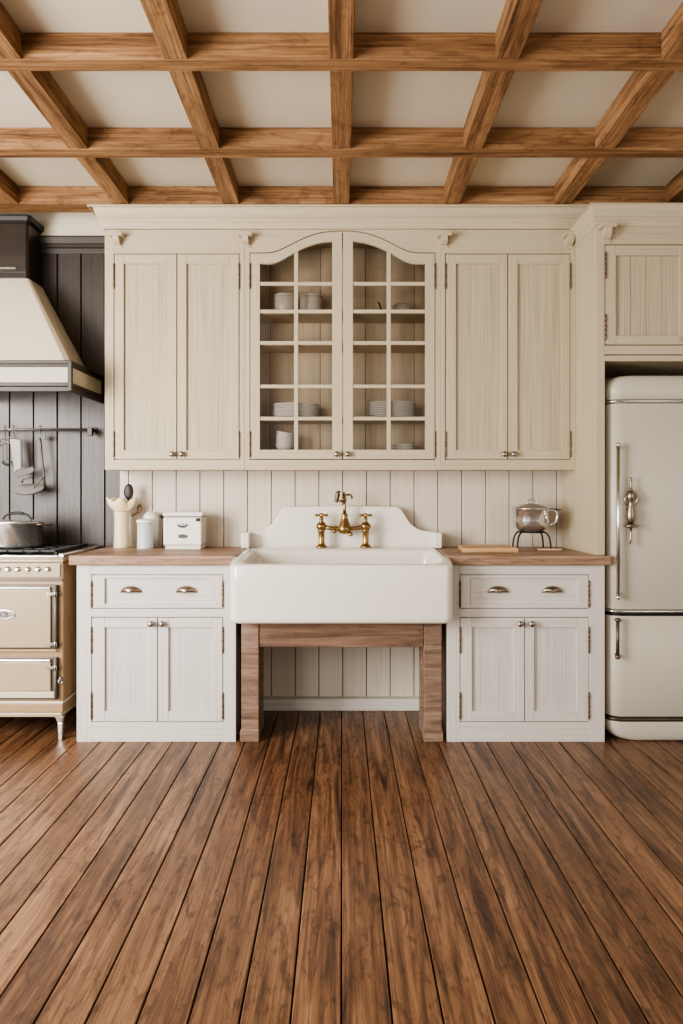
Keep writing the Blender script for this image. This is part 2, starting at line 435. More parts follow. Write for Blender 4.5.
# ------------------------------------------------------------------ wall cupboards
CM = (M['pz'], M['px'], M['panel'])
ZUT = wz(229.6, YU)        # top of the face frames
def upper_box(t, X0, X1, m=None, bottom=True):
    m = m or MB(); y0, y1 = YU+.0205, YW-.002; z0, z1 = wz(469.5,YU), ZUT
    m.box(X0, X0+.016, y0, y1, z0, z1).box(X1-.016, X1, y0, y1, z0, z1).box(X0+.016, X1-.016, y0, y1, z0, z0+.016).box(X0+.016, X1-.016, y0, y1, z1-.016, z1)
    return m
def plain_upper(label, o0, s0, s1, o1, dx, panels, knobs, hx):
    t = thing('wall_cupboard', label, 'cupboard', ((wx(o0,YU)+wx(o1,YU))/2, 4.04, wz(469.8,YU)), 'painted wall cupboards')
    m = MB(); z0, z1 = wz(469.8,YU), ZUT
    m.box(wx(o0,YU), wx(s0,YU), YU, YU+.02, z0, z1).box(wx(s1,YU), wx(o1,YU), YU, YU+.02, z0, z1)
    m.cur = 1; rails(s0, s1, [(229.6,253.4),(459.9,469.8)], YU, m)
    obj('face_frame', m, CM[:2], t, bevel=.0015)
    mm = upper_box(t, wx(o0,YU)+.0005, wx(o1,YU)-.0005); mm.box(wx(o0,YU)+.017, wx(o1,YU)-.017, YU+.0205, YU+.034, z0+.017, z1-.017)
    obj('carcass', mm, M['pz'], t, bevel=.001)
    for i in range(2):
        d = door('door', t, dx[i][0], dx[i][1], 254.3, 459.0, panels[i][0], panels[i][1], 263.6, 450.2, YU+.0008, CM, 0)
        knob(knobs[i], 454.2, YU, d)
        for a, b in ((288,264.5),(456,432.5)): hinge(wx(hx[i],YU), wz(a,YU), wz(b,YU), YU, d)
plain_upper('cream two-door wall cupboard left of the glazed one, beside the hood', 104.7, 113.6, 239.6, 244.6, ((114.5,176.3),(177.3,238.7)), ((123.6,167.3),(186.3,229.6)), (172.6,182), (114,239.2))
plain_upper('cream two-door wall cupboard right of the glazed one, above the steel pot', 440.6, 445.0, 570.6, 575.8, ((445.9,507.4),(508.4,569.8)), ((456,500.7),(517.6,561.6)), (504.1,513.6), (445.4,570.2))

# glazed cupboard with the arched top
t = thing('glazed_wall_cupboard', 'cream glazed wall cupboard with arched double doors, above the sink', 'cupboard', (0, 4.04, wz(469.8,YU)))
door_top = bez([(248,253.2),(262,253.2),(272,252.6),(279,250.6),(288,246.4),(298,241.2),(308,236.9),(320,233.2),(332,231.6),(342.5,231.2)], 4)
open_top = bez([(248,263.6),(262,263.6),(272,263.4),(279,261.2),(288,256.4),(296,251.8),(307,246.6),(320,242.6),(332,241.2),(342.5,240.9)], 4)
def mir(p, m): return p if m == 0 else 685.0 - p
def curve(c, px): return interp(c, px if px <= 342.5 else 685.0-px)
m = MB(); z0 = wz(469.8,YU)
m.box(wx(244.8,YU), wx(249.6,YU), YU, YU+.02, z0, ZUT).box(wx(435.5,YU), wx(440.4,YU), YU, YU+.02, z0, ZUT)
m.cur = 1; m.box(wx(249.6,YU), wx(435.5,YU), YU+.0005, YU+.02, z0, wz(459.9,YU))
pxs = [249.6 + (435.5-249.6)*i/60 for i in range(61)]
m.strip([wx(p,YU) for p in pxs], [wz(curve(door_top,p)-.9,YU) for p in pxs], [ZUT]*61, YU+.0005, YU+.02)
obj('face_frame', m, CM[:2], t)
mm = upper_box(t, wx(244.8,YU)+.0005, wx(440.4,YU)-.0005)
obj('carcass', mm, M['inner'], t, bevel=.001)
bk = MB(); e = [wx(245,YU)+.017, wx(270,YW), wx(320.3,YW), wx(374.8,YW), wx(413.9,YW), wx(440,YU)-.017]
e = [e[0], -.399, -.1195, .1335, .4077, e[-1]]
for a, b in zip(e, e[1:]): bk.box(a+.0016, b-.0016, YW-.012, YW-.004, z0+.017, ZUT-.017)
bk.cur = 1; bk.box(e[0], e[-1], YW-.006, YW-.003, z0+.017, ZUT-.017)
obj('back_panel', bk, [M['inner'], M['gap']], t, bevel=.001)
shelf_y = [311.1, 342.7, 418.4, 452.0]
for sy in shelf_y:
    zc = wz(sy, YU)
    obj('shelf', MB().box(e[0], e[-1], YU+.03, YW-.013, zc-.009, zc+.009), M['inner'], t, bevel=.001)
muntins = [283.4, 311.1, 342.7, 386.2, 418.4]
for sd, (a, b, q0, q1, mx, kx, hx) in enumerate(((250.4,342.0,259.7,332.2,296.1,336.8,250.0),(343.0,434.6,352.8,425.3,388.9,347.6,435.0))):
    y = YU+.0008; m = MB(); zb = wz(459.0,YU)
    def seg_top(u0, u1, n): 
        ps = [u0+(u1-u0)*i/n for i in range(n+1)]
        return ps
    for (u0, u1) in ((a, q0), (q1, b)):
        ps = seg_top(u0, u1, 6)
        m.strip([wx(p,y) for p in ps], [zb]*7, [wz(curve(door_top,p)+.3,y) for p in ps], y, y+.02)
    m.cur = 1
    ps = seg_top(q0, q1, 30)
    m.strip([wx(p,y) for p in ps], [wz(curve(open_top,p),y) for p in ps], [wz(curve(door_top,p)+.3,y) for p in ps], y+.0004, y+.0199)
    m.box(wx(q0,y), wx(q1,y), y+.0004, y+.0199, zb, wz(449.8,y))
    d = obj('glazed_door', m, CM[:2], t)
    m = MB(); x = wx(mx,y)
    m.box(x-.0105, x+.0105, y+.003, y+.017, wz(450.5,y), wz(curve(open_top,mx)-1,y))
    m.cur = 1
    for my in muntins:
        zc = wz(my,y); m.box(wx(q0-.5,y), wx(q1+.5,y), y+.0035, y+.0165, zc-.0095, zc+.0095)
    obj('glazing_bars', m, CM[:2], d, bevel=.002)
    m = MB(); m.strip([wx(p,y) for p in ps], [wz(450.2,y)]*31, [wz(curve(open_top,p)-.6,y) for p in ps], y+.0175, y+.0195)
    obj('glass_pane', m, M['glass'], d)
    knob(kx, 454.2, YU, d)
    for u, v in ((288,264.5),(456,432.5)): hinge(wx(hx,YU), wz(u,YU), wz(v,YU), YU, d)

# long cornice over the three cupboards
X0, X1 = -1.2486, 1.2350
prof = [(.0,wz(229.4,YU)),(.010,wz(229.2,YU)),(.014,wz(227.5,YU)),(.019,wz(225.5,YU)),(.026,wz(223.5,YU)),(.028,wz(220.5,YU)),(.036,wz(219.5,YU)),(.037,wz(217,YU)),(.040,wz(216,YU)),
        (.047,wz(211,YU)),(.058,wz(207.8,YU)),(.068,2.694),(.071,2.694),(.071,2.703),(0,2.703)]
rings = []
for p, z in prof: rings.append([(X0-p, YW-.013, z), (X0-p, YU-p, z), (1.60, YU-p, z), (1.60, YW-.013, z)])
def cornice(rings):
    n = len(rings[0]); m = MB(); vs = [p for r in rings for p in r]; fs = []
    for k in range(len(rings)-1):
        for i in range(n-1): fs.append((k*n+i, k*n+i+1, (k+1)*n+i+1, (k+1)*n+i))
    m.add(vs, fs); return m
m = cornice(rings)
m.box(X0+.001, 1.599, YU-.001, YW-.014, ZUT+.0055, 2.702)
cr = obj('cornice', m, M['px'])
tag(cr, 'long cream stepped cornice moulding along the top of the three wall cupboards', 'cornice')
def corbel(px0, px1, py0, py1, yf, parent, depth=.058):
    a, b = wx(px0,yf), wx(px1,yf); z1, z0 = wz(py0,yf), wz(py1,yf); hh = z1-z0; w = b-a
    m = MB().box(a-.004, b+.004, yf-depth, yf-.0006, z1-.017, z1)
    pr = [(yf-.0006,z1-.0172),(yf-depth+.004,z1-.0172),(yf-depth+.006,z1-.026)] + [(yf-.008-(depth-.016)*math.cos(q*PI/2/6)**1.2, z1-.026-(hh-.034)*math.sin(q*PI/2/6)) for q in range(7)] + [(yf-.008,z0),(yf-.0006,z0)]
    m.prism(pr, a+w*.24, b-w*.24, 'X')
    m.box(a+w*.1, b-w*.1, yf-.0045, yf-.0007, z0-.004, z1-.018)
    return obj('corbel', m, M['px'], parent, bevel=.0012)
for a, b in ((112.5,123.8),(240.3,252.0),(437.5,449.5),(562.5,574.5)): corbel(a, b, 235.6, 247.5, YU, cr)

# ------------------------------------------------------------------ tall fridge surround (right)
PX0, PX1 = 1.2364, 1.2780
t = thing('fridge_surround', 'tall cream cabinet surround with a cupboard over the fridge', 'cabinet', (1.68, 3.88, 0))
m = MB().box(PX0, PX1, YF+.0215, YW-.002, 0, wz(226,YF)).box(PX0, PX1, YF, YF+.0214, zt1+.0015, wz(226,YF))
obj('side_panel', m, M['pz'], t, bevel=.0015)
obj('side_panel', MB().box(2.098, 2.14, YF, YW-.002, 0, wz(226,YF)), M['pz'], t, bevel=.002)
m = MB(); m.box(PX1+.0005, 2.0975, YF+.0005, YF+.02, wz(244.2,YF), wz(224,YF)); m.box(PX1+.0005, 2.0975, YF+.0005, YF+.02, wz(354.3,YF), wz(345.6,YF))
m.box(PX1+.0005, 2.0975, YF+.001, YF+.02, wz(361,YF), wz(355.6,YF))
m.box(PX1+.0005, 2.0975, YF+.021, YW-.003, wz(361,YF), wz(355.6,YF))
m.box(PX1+.0005, 2.0975, YF+.021, YF+.035, wz(355,YF), wz(230,YF))
obj('face_frame', m, M['px'], t, bevel=.0015)
for i, (a, b) in enumerate(((605.7,689.4),(690.4,774))):
    d = door('door', t, a, b, 245.2, 344.5, a+10.3, b-10.3, 255.4, 335.6, YF+.0008, CM, 4)
    for u, v in ((277.5,253.5),(339,315.5)): hinge(wx(605.3 if i == 0 else 774.6,YF), wz(u,YF), wz(v,YF), YF, d)
    knob(b-5 if i == 0 else a+5, 339, YF, d)
prof = [(.0,wz(226.5,YF)),(.005,wz(226.2,YF)),(.008,wz(223.5,YF)),(.009,wz(221.5,YF)),(.015,wz(220.5,YF)),(.016,wz(218,YF)),(.019,wz(217,YF)),(.024,wz(212,YF)),(.032,wz(207.5,YF)),(.038,wz(206,YF)),(.041,wz(206,YF)),(.041,wz(203.6,YF-.041)),(0,wz(203.6,YF-.041))]
rings = [[(PX0-p, YU-.001, z), (PX0-p, YF-p, z), (2.14+p, YF-p, z), (2.14+p, YW-.003, z)] for p, z in prof]
m = cornice(rings); m.box(PX0+.001, 2.139, YF+.001, YF+.02, wz(225.8,YF), wz(203.7,YF-.041)); m.box(PX0+.001, PX0+.02, YF+.02, YW-.004, wz(225.8,YF), wz(203.7,YF-.041))
m.box(PX0-.03, 2.16, YF-.03, YW-.004, wz(204.2,YF-.041), wz(203.7,YF-.041))
obj('cornice', m, M['px'], t)
corbel(598.5, 612.5, 226.6, 242.3, YF, t, .052)

# ------------------------------------------------------------------ refrigerator
FX0, FX1, FYF, FYB = 1.2935, 2.075, 3.60, 4.14
t = thing('refrigerator', 'cream rounded retro refrigerator with chrome bands, at the right end', 'refrigerator', (1.684, 3.87, 0))
def slab(levels, r=.075, yf=FYF, yb=FYB, x0=FX0, x1=FX1):
    return MB().loft([[(x,y,z) for x,y in rrect(x0+i, x1-i, yf+j, yb, (r,r,.01,.01), 8)] for z,i,j in levels])
def zf(py): return wz(py, FYF)
R = .075; top = zf(374.6)
lv = [(zf(399.2), 0, 0)] + [(top-R+R*math.sin(a), R*(1-math.cos(a)), .45*R*(1-math.cos(a))) for a in [PI/2*k/10 for k in range(11)]]
obj('top_cap', slab(lv), M['fridge'], t)
def band(a, b, dark=False):
    h = zf(a)-zf(b); z0 = zf(b)
    return slab([(z0, .006, .006),(z0+h*.15,.001,.001),(z0+h*.35,-.004,-.006),(z0+h*.65,-.004,-.006),(z0+h*.85,.001,.001),(z0+h,.006,.006)])
obj('chrome_band', band(399.2,403.0), M['steel'], t)
d = obj('upper_door', slab([(zf(609.6),.004,.004),(zf(608.8),0,0),(zf(404),0,0),(zf(403.2),.004,.004)]), M['fridge'], t)
obj('chrome_band', band(609.8,613.2), M['steel'], t)
obj('door_seal', slab([(zf(616),.006,.008),(zf(613.3),.006,.008)]), M['iron'], t)
d2 = obj('lower_door', slab([(zf(717),.004,.004),(zf(716.2),0,0),(zf(617),0,0),(zf(616.2),.004,.004)]), M['fridge'], t)
obj('dark_band', band(717.2,721.8), M['dsteel'], t)
R2 = .090
lv = [(.002+R2-R2*math.sin(a), R2*(1-math.cos(a)), .22*R2*(1-math.cos(a))) for a in [PI/2*k/10 for k in range(10,-1,-1)]] + [(zf(722), 0, 0)]
obj('base', slab(lv), M['fridge'], t)
yb = FYF-.030
hx = wx(618.3, yb)
m = MB().tube([(hx, yb, wz(598,yb)), (hx, yb, wz(444.5,yb))], .0088, 14)
m.ball((hx,yb,wz(597.5,yb)), .012).ball((hx,yb,wz(444.8,yb)), .0095, (1,1,1.4))
for py in (594,447.5): m.tube([(hx, yb, wz(py,yb)), (hx+.006, FYF+.03, wz(py,yb))], .005, 8)
obj('bar_handle', m, M['chrome'], d)
hx = wx(617.7, yb)
m = MB().tube([(hx, yb, wz(657,yb)), (hx, yb, wz(620.5,yb))], .0085, 12)
m.ball((hx,yb,wz(657,yb)), .0125).ball((hx+.002,yb,wz(620,yb)), .0135, (1.1,1,.8))
for py in (656,621): m.tube([(hx, yb, wz(py,yb)), (hx+.006, FYF+.03, wz(py,yb))], .006, 8)
obj('lower_handle', m, M['hinge'], d2)
yb = FYF-.028; hx = wx(630.8, yb)
def zz(py): return wz(py, yb)
m = MB().lathe([(.002,zz(477)),(.006,zz(478.5)),(.006,zz(480.5)),(.0035,zz(482)),(.0045,zz(484)),(.0075,zz(487)),(.008,zz(489.5)),(.013,zz(490.5))], (hx,yb,0), 14)
m.lathe([(.012,zz(490.5)),(.019,zz(493)),(.022,zz(496)),(.021,zz(498.5)),(.013,zz(501.5)),(.0115,zz(504)),(.016,zz(507)),(.0205,zz(513)),(.0215,zz(517)),(.018,zz(521)),(.011,zz(523.2))], (hx,yb,0), 16)
m.lathe([(.010,zz(523.2)),(.020,zz(524)),(.0325,zz(525)),(.034,zz(526.2)),(.028,zz(527.2)),(.008,zz(528.2))], (hx,yb,0), 20)
m.tube([(hx,yb,zz(528)),(hx+.001,yb,zz(534)),(hx-.002,yb,zz(539)),(hx-.001,yb-.004,zz(541.5)),(hx-.007,yb-.006,zz(543.5)),(hx-.012,yb-.006,zz(541.8))], [.006,.0055,.0045,.005,.0055,.003], 10)
for s in (-1, 1):
    m.tube([(hx+s*.012,yb,zz(493)),(hx+s*.027,yb-.004,zz(496)),(hx+s*.030,yb-.004,zz(500)),(hx+s*.022,yb-.002,zz(504)),(hx+s*.012,yb,zz(505))], .0055, 8)
m.tube([(hx,yb,zz(510)),(hx,FYF,zz(510))], .013, 12)
obj('latch_handle', m, M['bronze'], d)

# ------------------------------------------------------------------ sink
t = thing('farmhouse_sink', 'large white porcelain farmhouse sink with high curved splashback', 'sink', (0, 3.8, .602))
def warp(y, z):
    if z < .80: return z
    s = min(1, max(0, (y-3.45)/.15)); s = s*s*(3-2*s)
    return z + .032*s*(z-.80)/.072 + .006*max(0, (y-3.6)/.48)*(z-.80)/.072
def ring(x, y0, y1, z, r):
    p = rrect(-x, x, y0, y1, r, 8); q = min(x, .5115)
    p = p[:18] + [(x, 3.556), (q, 3.568)] + [(min(q, a), b) for a, b in p[18:27]] + [(max(-q, a), b) for a, b in p[27:]] + [(-q, 3.568), (-x, 3.556)]
    return [(a, b, warp(b, z)) for a, b in p]
ox, oy0, oy1 = .524, 3.45, 4.085; rr = (.045,.045,.01,.01); ir = .05
def iring(x, y0, y1, z, r):
    p = ring(x, y0, y1, z, r); return p
L = [ring(ox-.022, oy0+.022, oy1, .598, (.03,.03,.01,.01)), ring(ox-.008, oy0+.008, oy1, .601, rr), ring(ox-.001, oy0+.001, oy1, .611, rr), ring(ox, oy0, oy1, .63, rr),
     ring(ox, oy0, oy1, .80, rr), ring(ox, oy0, oy1, .862, rr), ring(ox-.002, oy0+.002, oy1, .868, rr), ring(ox-.006, oy0+.006, oy1, .872, rr),
     ring(ox-.040, oy0+.030, oy1-.115, .873, ir), ring(ox-.049, oy0+.038, oy1-.135, .870, ir), ring(ox-.054, oy0+.044, oy1-.142, .860, ir),
     ring(ox-.058, oy0+.048, oy1-.148, .80, ir), ring(ox-.064, oy0+.055, oy1-.158, .68, ir), ring(ox-.075, oy0+.065, oy1-.170, .655, ir), ring(ox-.11, oy0+.10, oy1-.21, .645, ir), [(a*.06, 3.74+(b-3.74)*.1, .640) for a, b, c in ring(ox-.11, oy0+.10, oy1-.21, .645, ir)]]
bsn = obj('basin', MB().loft(L), M['porc'], t)
half = bez([(242.9,545),(242.9,538),(243.2,534.0),(245.6,532.0),(255,531.3),(265.0,528.8),(273.0,522.6),(278.3,514.6),(282.0,509.0),(286.5,506.9),(300,506.4),(341.8,505.8)], 5)
ys = 4.092
pts = [(wx(p,ys), wz(q,ys)) for p, q in half]; pts = [(pts[0][0], .909)] + pts
pts = pts + [(-x, z) for x, z in reversed(pts[:-1])]
obj('joint', MB().box(-.51, .51, 4.078, ys+.02, .86, .9125), M['porc'], t, bevel=.001)
sp = MB().prism(pts, ys, YW-.003, 'Y')
obj('splashback', sp, M['porc'], t, bevel=.008, seg=4, angle=50)
for s in (-1, 1):
    a, b = sorted((s*.5435, s*.498))
    obj('end_wing', MB().box(a, b, 4.0, ys+.006, .909, wz(532.4,4.03)), M['porc'], t, bevel=.009, seg=4)

# mixer tap standing on the sink rim
yt = 4.015; ft = thing('mixer_tap', 'aged brass two-handle bridge tap standing on the sink', 'tap', (wx(343.5,yt), yt, wz(548.3,yt)))
def T(px, py): return (wx(px,yt), yt, wz(py,yt))
m = MB(); k0 = FPX/yt
for cx in (321.4, 365.6):
    x = wx(cx,yt); zb = .9125
    obj('pillar', MB().lathe([(.0315,0),(.0315,.006),(.027,.012),(.0195,.018),(.0175,.022),(.0175,.085),(.0205,.090),(.0205,.096),(.0185,.099)], (x,yt,zb), 20), M['brass'], ft)
    s = 1 if cx < 343 else -1
    zc = wz(526.3,yt)
    mm = MB().ball((x, yt, zc), .028, (1.05,1,.86)).lathe([(.018,.02),(.011,.026),(.010,.036),(.0135,.040),(.010,.044),(.008,.052)], (x,yt,zc), 14)
    obj('valve', mm, M['brass'], ft)
    zh = zc + .060; hd = MB().ball((x, yt, zh), .012)
    for a in (0.35, PI/2+.35, PI+.35, 1.5*PI+.35):
        ex = x+.029*math.cos(a); ey = yt+.029*math.sin(a)*.9
        hd.tube([(x,yt,zh),(ex,ey,zh)], .0050, 8); hd.ball((ex,ey,zh), .0088, seg=10, rings=6)
    obj('cross_handle', hd, M['brass'], ft)
mm = MB().tube([T(321.4,526.8),(wx(331,yt),yt,wz(528.2,yt)),T(343.5,528.6),(wx(356,yt),yt,wz(528.2,yt)),T(365.6,526.8)], [.0125,.011,.014,.011,.0125], 12)
x = wx(344.5,yt)
mm.lathe([(.012,wz(534,yt)),(.028,wz(532.5,yt)),(.041,wz(530.5,yt)),(.038,wz(527.5,yt)),(.029,wz(523.5,yt)),(.021,wz(519.5,yt)),(.0165,wz(516.5,yt)),(.0185,wz(515.5,yt)),(.0185,wz(514.2,yt)),(.012,wz(513,yt))], (x,yt,0), 22)
for cx, cy in ((334.3,530.8),(350.6,534)):
    p = T(cx,cy); mm.tube([T(344.5,529), (p[0],p[1]-.012,p[2])], .0075, 8); mm.ball((p[0],p[1]-.018,p[2]), .0125)
obj('bridge', mm, M['brass'], ft)
z1 = wz(513.2,yt)
mm = MB().lathe([(.0095,0),(.0095,.03),(.0075,.036),(.0075,.062),(.012,.066),(.012,.074),(.009,.078)], (x,yt,z1), 14)
arc = [(x,yt,z1+.07),(x,yt-.004,z1+.088),(x-.002,yt-.025,z1+.104),(x-.004,yt-.06,z1+.106),(x-.006,yt-.09,z1+.092),(x-.007,yt-.10,z1+.070)]
mm.tube(bez(arc,5), .0085, 12)
obj('spout', mm, M['brass'], ft)
mm = MB().tube([(x,yt,z1+.066),(x-.016,yt-.01,z1+.066),(x-.030,yt-.014,z1+.066)], .0075, 10)
mm.tube(bez([(x-.046,yt-.014,z1+.058),(x-.042,yt-.014,z1+.075),(x-.038,yt-.014,z1+.096),(x-.033,yt-.014,z1+.112),(x-.026,yt-.014,z1+.108)],4), [.010]*4+[.013]*8+[.011]*4+[.005], 12)
lv_ = obj('diverter_lever', mm, M['hinge'], ft); lv_['label'] = 'dark pewter lever'
mm = MB().tube(bez([(x,yt+.01,z1+.072),(x+.006,yt+.03,z1+.094),(x+.02,yt+.045,z1+.100),(x+.036,yt+.055,z1+.096),(x+.043,yt+.06,z1+.078)],5), .0065, 10)
obj('spout_shadow', mm, M['pewter'], ft)  # solid tube standing in for the pale shadow beside the spout

# table under the sink
t = thing('sink_table', 'rough brown wooden trestle table carrying the white sink', 'table', (0, 3.72, 0))
for s, (a, b) in ((-1, (wx(241.3,YF), wx(258.7,YF))), (1, (wx(424.0,YF), wx(441.8,YF)))):
    for y0, y1 in ((YF, YF+.085), (YF+.145, YF+.23)):
        m = MB().box(a, b, y0, y1, .066, .597)
        w0, w1 = (a-.007, b+.001) if s < 0 else (a-.001, b+.007)
        m.box(w0, w1, y0-.003, y1+.002, 0, .048).taper((w0,w1,y0-.003,y1+.002), (a,b,y0,y1), .048, .066)
        obj('leg', m, M['tabz'], t, bevel=.003)
    obj('side_rail', MB().box(a+.015, b-.015, YF+.0855, YF+.1445, .46, .597), M['tabx'], t, bevel=.002)
obj('front_apron', MB().box(wx(258.7,YF)+.001, wx(424,YF)-.001, YF+.006, YF+.045, wz(647.4,YF), .5965), M['tabx'], t, bevel=.003)
obj('rear_apron', MB().box(wx(258.7,YF)+.001, wx(424,YF)-.001, YF+.185, YF+.225, wz(647.4,YF)+.01, .5965), M['tabx'], t, bevel=.003)

# ------------------------------------------------------------------ range cooker
RX1, RX0, RYF = -1.356, -2.456, 3.615
def rx(px): return wx(px, RYF)
def rz(py): return wz(py, RYF)
t = thing('range_cooker', 'cream enamelled range cooker with chrome hinges and gas hob, at the left edge', 'cooker', (-1.906, 3.88, 0))
obj('body', MB().box(RX0, RX1, RYF, YW-.01, rz(701), rz(562)), M['range2'], t, bevel=.008, seg=3)
m = MB().box(RX0-.004, RX1+.004, RYF-.012, YW-.01, rz(561.8), rz(559.0))
m.box(RX0-.002, RX1+.002, RYF-.004, YW-.01, rz(559), .895)
obj('top_moulding', m, M['range'], t, bevel=.003)
m = MB().box(RX0-.006, RX0+.028, RYF-.008, YW-.012, .8955, .914).box(RX1-.022, RX1+.006, RYF-.008, YW-.012, .8955, .914).box(RX0+.028, RX1-.022, RYF-.008, RYF+.012, .8955, .906)
obj('hob_rim', m, M['steel'], t, bevel=.004)
obj('hob_plate', MB().box(RX0+.029, RX1-.0225, RYF+.0125, YW-.012, .8955, .901), M['black'], t)
for gi in range(3):
    gx0 = RX1-.04-(gi+1)*.34; gx1 = gx0+.33; m = MB()
    for k in range(5):
        y = 3.67+k*.108; m.box(gx0, gx1, y-.005, y+.005, .916, .928)
    for k in range(5):
        x = gx0+.005+k*.08; m.box(x-.005, x+.005, 3.665, 4.107, .9165, .9275)
    for x in (gx0+.006, gx1-.006):
        for y in (3.67, 4.10): m.box(x-.006, x+.006, y-.006, y+.006, .9012, .917)
    for y in (3.78, 4.0): m.lathe([(.045,.9012),(.045,.910),(.03,.914),(.028,.9155)], ((gx0+gx1)/2, y, 0), 20)
    obj('grate', m, M['iron'], t, bevel=.001)
cp = obj('control_panel', MB().box(RX0+.01, RX1-.012, RYF-.008, RYF-.0005, rz(577.2), rz(563)), M['range'], t, bevel=.003)
for i in range(12):
    px_ = 48.6 - i*9.95; x = rx(px_); z = rz(568.9)
    m = MB().lathe([(.0125,-.0082),(.0125,-.012),(.0085,-.013),(.0080,-.026),(.0065,-.028)], (x,RYF,z), 14, 'Y')
    obj('dial', m, M['chrome'], cp)
    if i < 6 : obj('dial_mark', MB().box(x-.007, x+.007, RYF-.0088, RYF-.0081, z-.024, z-.021), M['ink'] if i == 2 else M['range2'], cp)
obj('trim_bar', MB().box(RX0, RX1+.001, RYF-.010, RYF-.0005, rz(580.8), rz(578.2)), M['dsteel'], t, bevel=.002)
def oven_door(name, z_top, z_bot, xr, light_top, frame_all):
    x1 = rx(xr); x0 = RX0+.035
    m = MB().box(x0, x1, RYF-.014, RYF-.0006, rz(z_bot), rz(z_top))
    d = obj(name, m, M['dsteel'], t, bevel=.003)
    b0 = rz(z_bot-1.6) if not frame_all else rz(z_bot-8.5)
    ins = MB().box(x0+.01, x1-.030, RYF-.024, RYF-.0145, b0, rz(z_top+4.4))
    obj('door_face', ins, M['range'], d, bevel=.006, seg=4)
    obj('top_bar', MB().box(x0+.01, x1-.031, RYF-.027, RYF-.0145, rz(z_top+4.3), rz(z_top+2.1)), M['chrome'], d, bevel=.003)
    if frame_all: obj('lower_strip', MB().box(x0+.006, x1-.004, RYF-.020, RYF-.0145, rz(z_bot-1.6), rz(z_bot-8)), M['ivory'], d, bevel=.003)
    else: obj('lower_strip', MB().box(x0+.006, x1-.004, RYF-.018, RYF-.0145, rz(z_bot+2.6), rz(z_bot+.4)), M['range2'], d, bevel=.002)
    obj('hinge_rod', MB().tube([(x1-.007, RYF-.024, rz(z_bot-.3)),(x1-.007, RYF-.024, rz(z_top-.2))], .0066, 10), M['satin'], d)
    return d, x1
d, x1 = oven_door('oven_door', 584.4, 648.4, 58.6, 1, False)
def range_hinge(z, x1, parent):
    m = MB().lathe([(.004,-.016),(.0085,-.012),(.0105,0),(.0085,.012),(.004,.016)], (x1-.007, RYF-.026, z), 12)
    m.loft([[(x1-.014,RYF-.0275,z+.006),(x1-.014,RYF-.0275,z-.006),(x1-.014,RYF-.022,z-.006),(x1-.014,RYF-.022,z+.006)],
            [(x1-.040,RYF-.029,z+.010),(x1-.040,RYF-.029,z-.010),(x1-.040,RYF-.0245,z-.010),(x1-.040,RYF-.0245,z+.010)],
            [(x1-.052,RYF-.028,z+.003),(x1-.052,RYF-.028,z-.003),(x1-.052,RYF-.0245,z-.003),(x1-.052,RYF-.0245,z+.003)]], smooth=False)
    m.tube([(x1+.004,RYF-.004,z-.010),(x1+.012,RYF-.010,z),(x1+.004,RYF-.004,z+.010)], .004, 8)
    obj('hinge', m, M['pewter'], parent, bevel=.001)
for py in (593.3, 643.2): range_hinge(rz(py), x1, d)
# oval maker's badge
bx, bz = rx(6.4), rz(613.8); yb = RYF-.024
m = MB(); n = 32
rings = [[(bx+a*math.cos(2*PI*i/n), yb-dd, bz+b*math.sin(2*PI*i/n)) for i in range(n)] for a, b, dd in ((.056,.0245,.0002),(.056,.0245,.003),(.053,.0225,.0048),(.049,.0195,.0040))]
bd = obj('badge', m.loft(rings), M['steel'], d)
cu = bpy.data.curves.new('badge_lettering', 'FONT'); cu.body = 'CB'; cu.size = .032; cu.extrude = .0004; cu.align_x = 'CENTER'; cu.align_y = 'CENTER'
to = bpy.data.objects.new('badge_lettering', cu); COL.objects.link(to)
dg = bpy.context.evaluated_depsgraph_get(); tm = bpy.data.meshes.new_from_object(to.evaluated_get(dg))
tm.transform(Matrix.Rotation(PI/2, 4, 'X')); tm.materials.clear(); tm.materials.append(M['ink'])
bpy.data.objects.remove(to)
lo = bpy.data.objects.new('badge_lettering', tm); COL.objects.link(lo); lo.parent = d
lo.location = Vector((bx+.002, yb-.0060, bz)) - off(d)
d2, x1 = oven_door('lower_oven_door', 656.6, 698.6, 58.6, 1, True)
range_hinge(rz(666.5), x1, d2)
lx, lz_ = rx(61.2), rz(680)
m = MB().ball((lx,RYF-.012,lz_+.012), .007).tube(bez([(lx,RYF-.012,lz_+.012),(lx-.006,RYF-.018,lz_),(lx,RYF-.018,lz_-.014),(lx+.008,RYF-.014,lz_-.012),(lx+.009,RYF-.012,lz_-.004)],4), .0045, 8)
m.ball((lx,RYF-.008,lz_+.002), .009)
obj('latch', m, M['pewter'], t)
m = MB(); m.box(RX0-.004, RX1+.002, RYF-.010, YW-.012, rz(703.4), rz(700.8)); 
obj('plinth_ledge', m, M['ivory'], t, bevel=.003)
obj('plinth', MB().box(RX0, RX1-.002, RYF-.004, YW-.012, rz(712), rz(703.5)), M['range2'], t, bevel=.003)
obj('skirt', MB().box(RX0-.008, RX1-.002, RYF-.014, YW-.012, rz(716.3), rz(712.1)), M['range'], t, bevel=.004)
for x in (RX1-.020, RX0+.03):
    for y in (RYF+.02, YW-.06):
        m = MB().taper((x-.010,x+.010,y-.010,y+.010), (x-.012,x+.012,y-.012,y+.012), 0, .085).taper((x-.012,x+.012,y-.012,y+.012), (x-.026,x+.022,y-.02,y+.02), .085, rz(716.4))
        obj('leg', m, M['chrome'], t, bevel=.003)

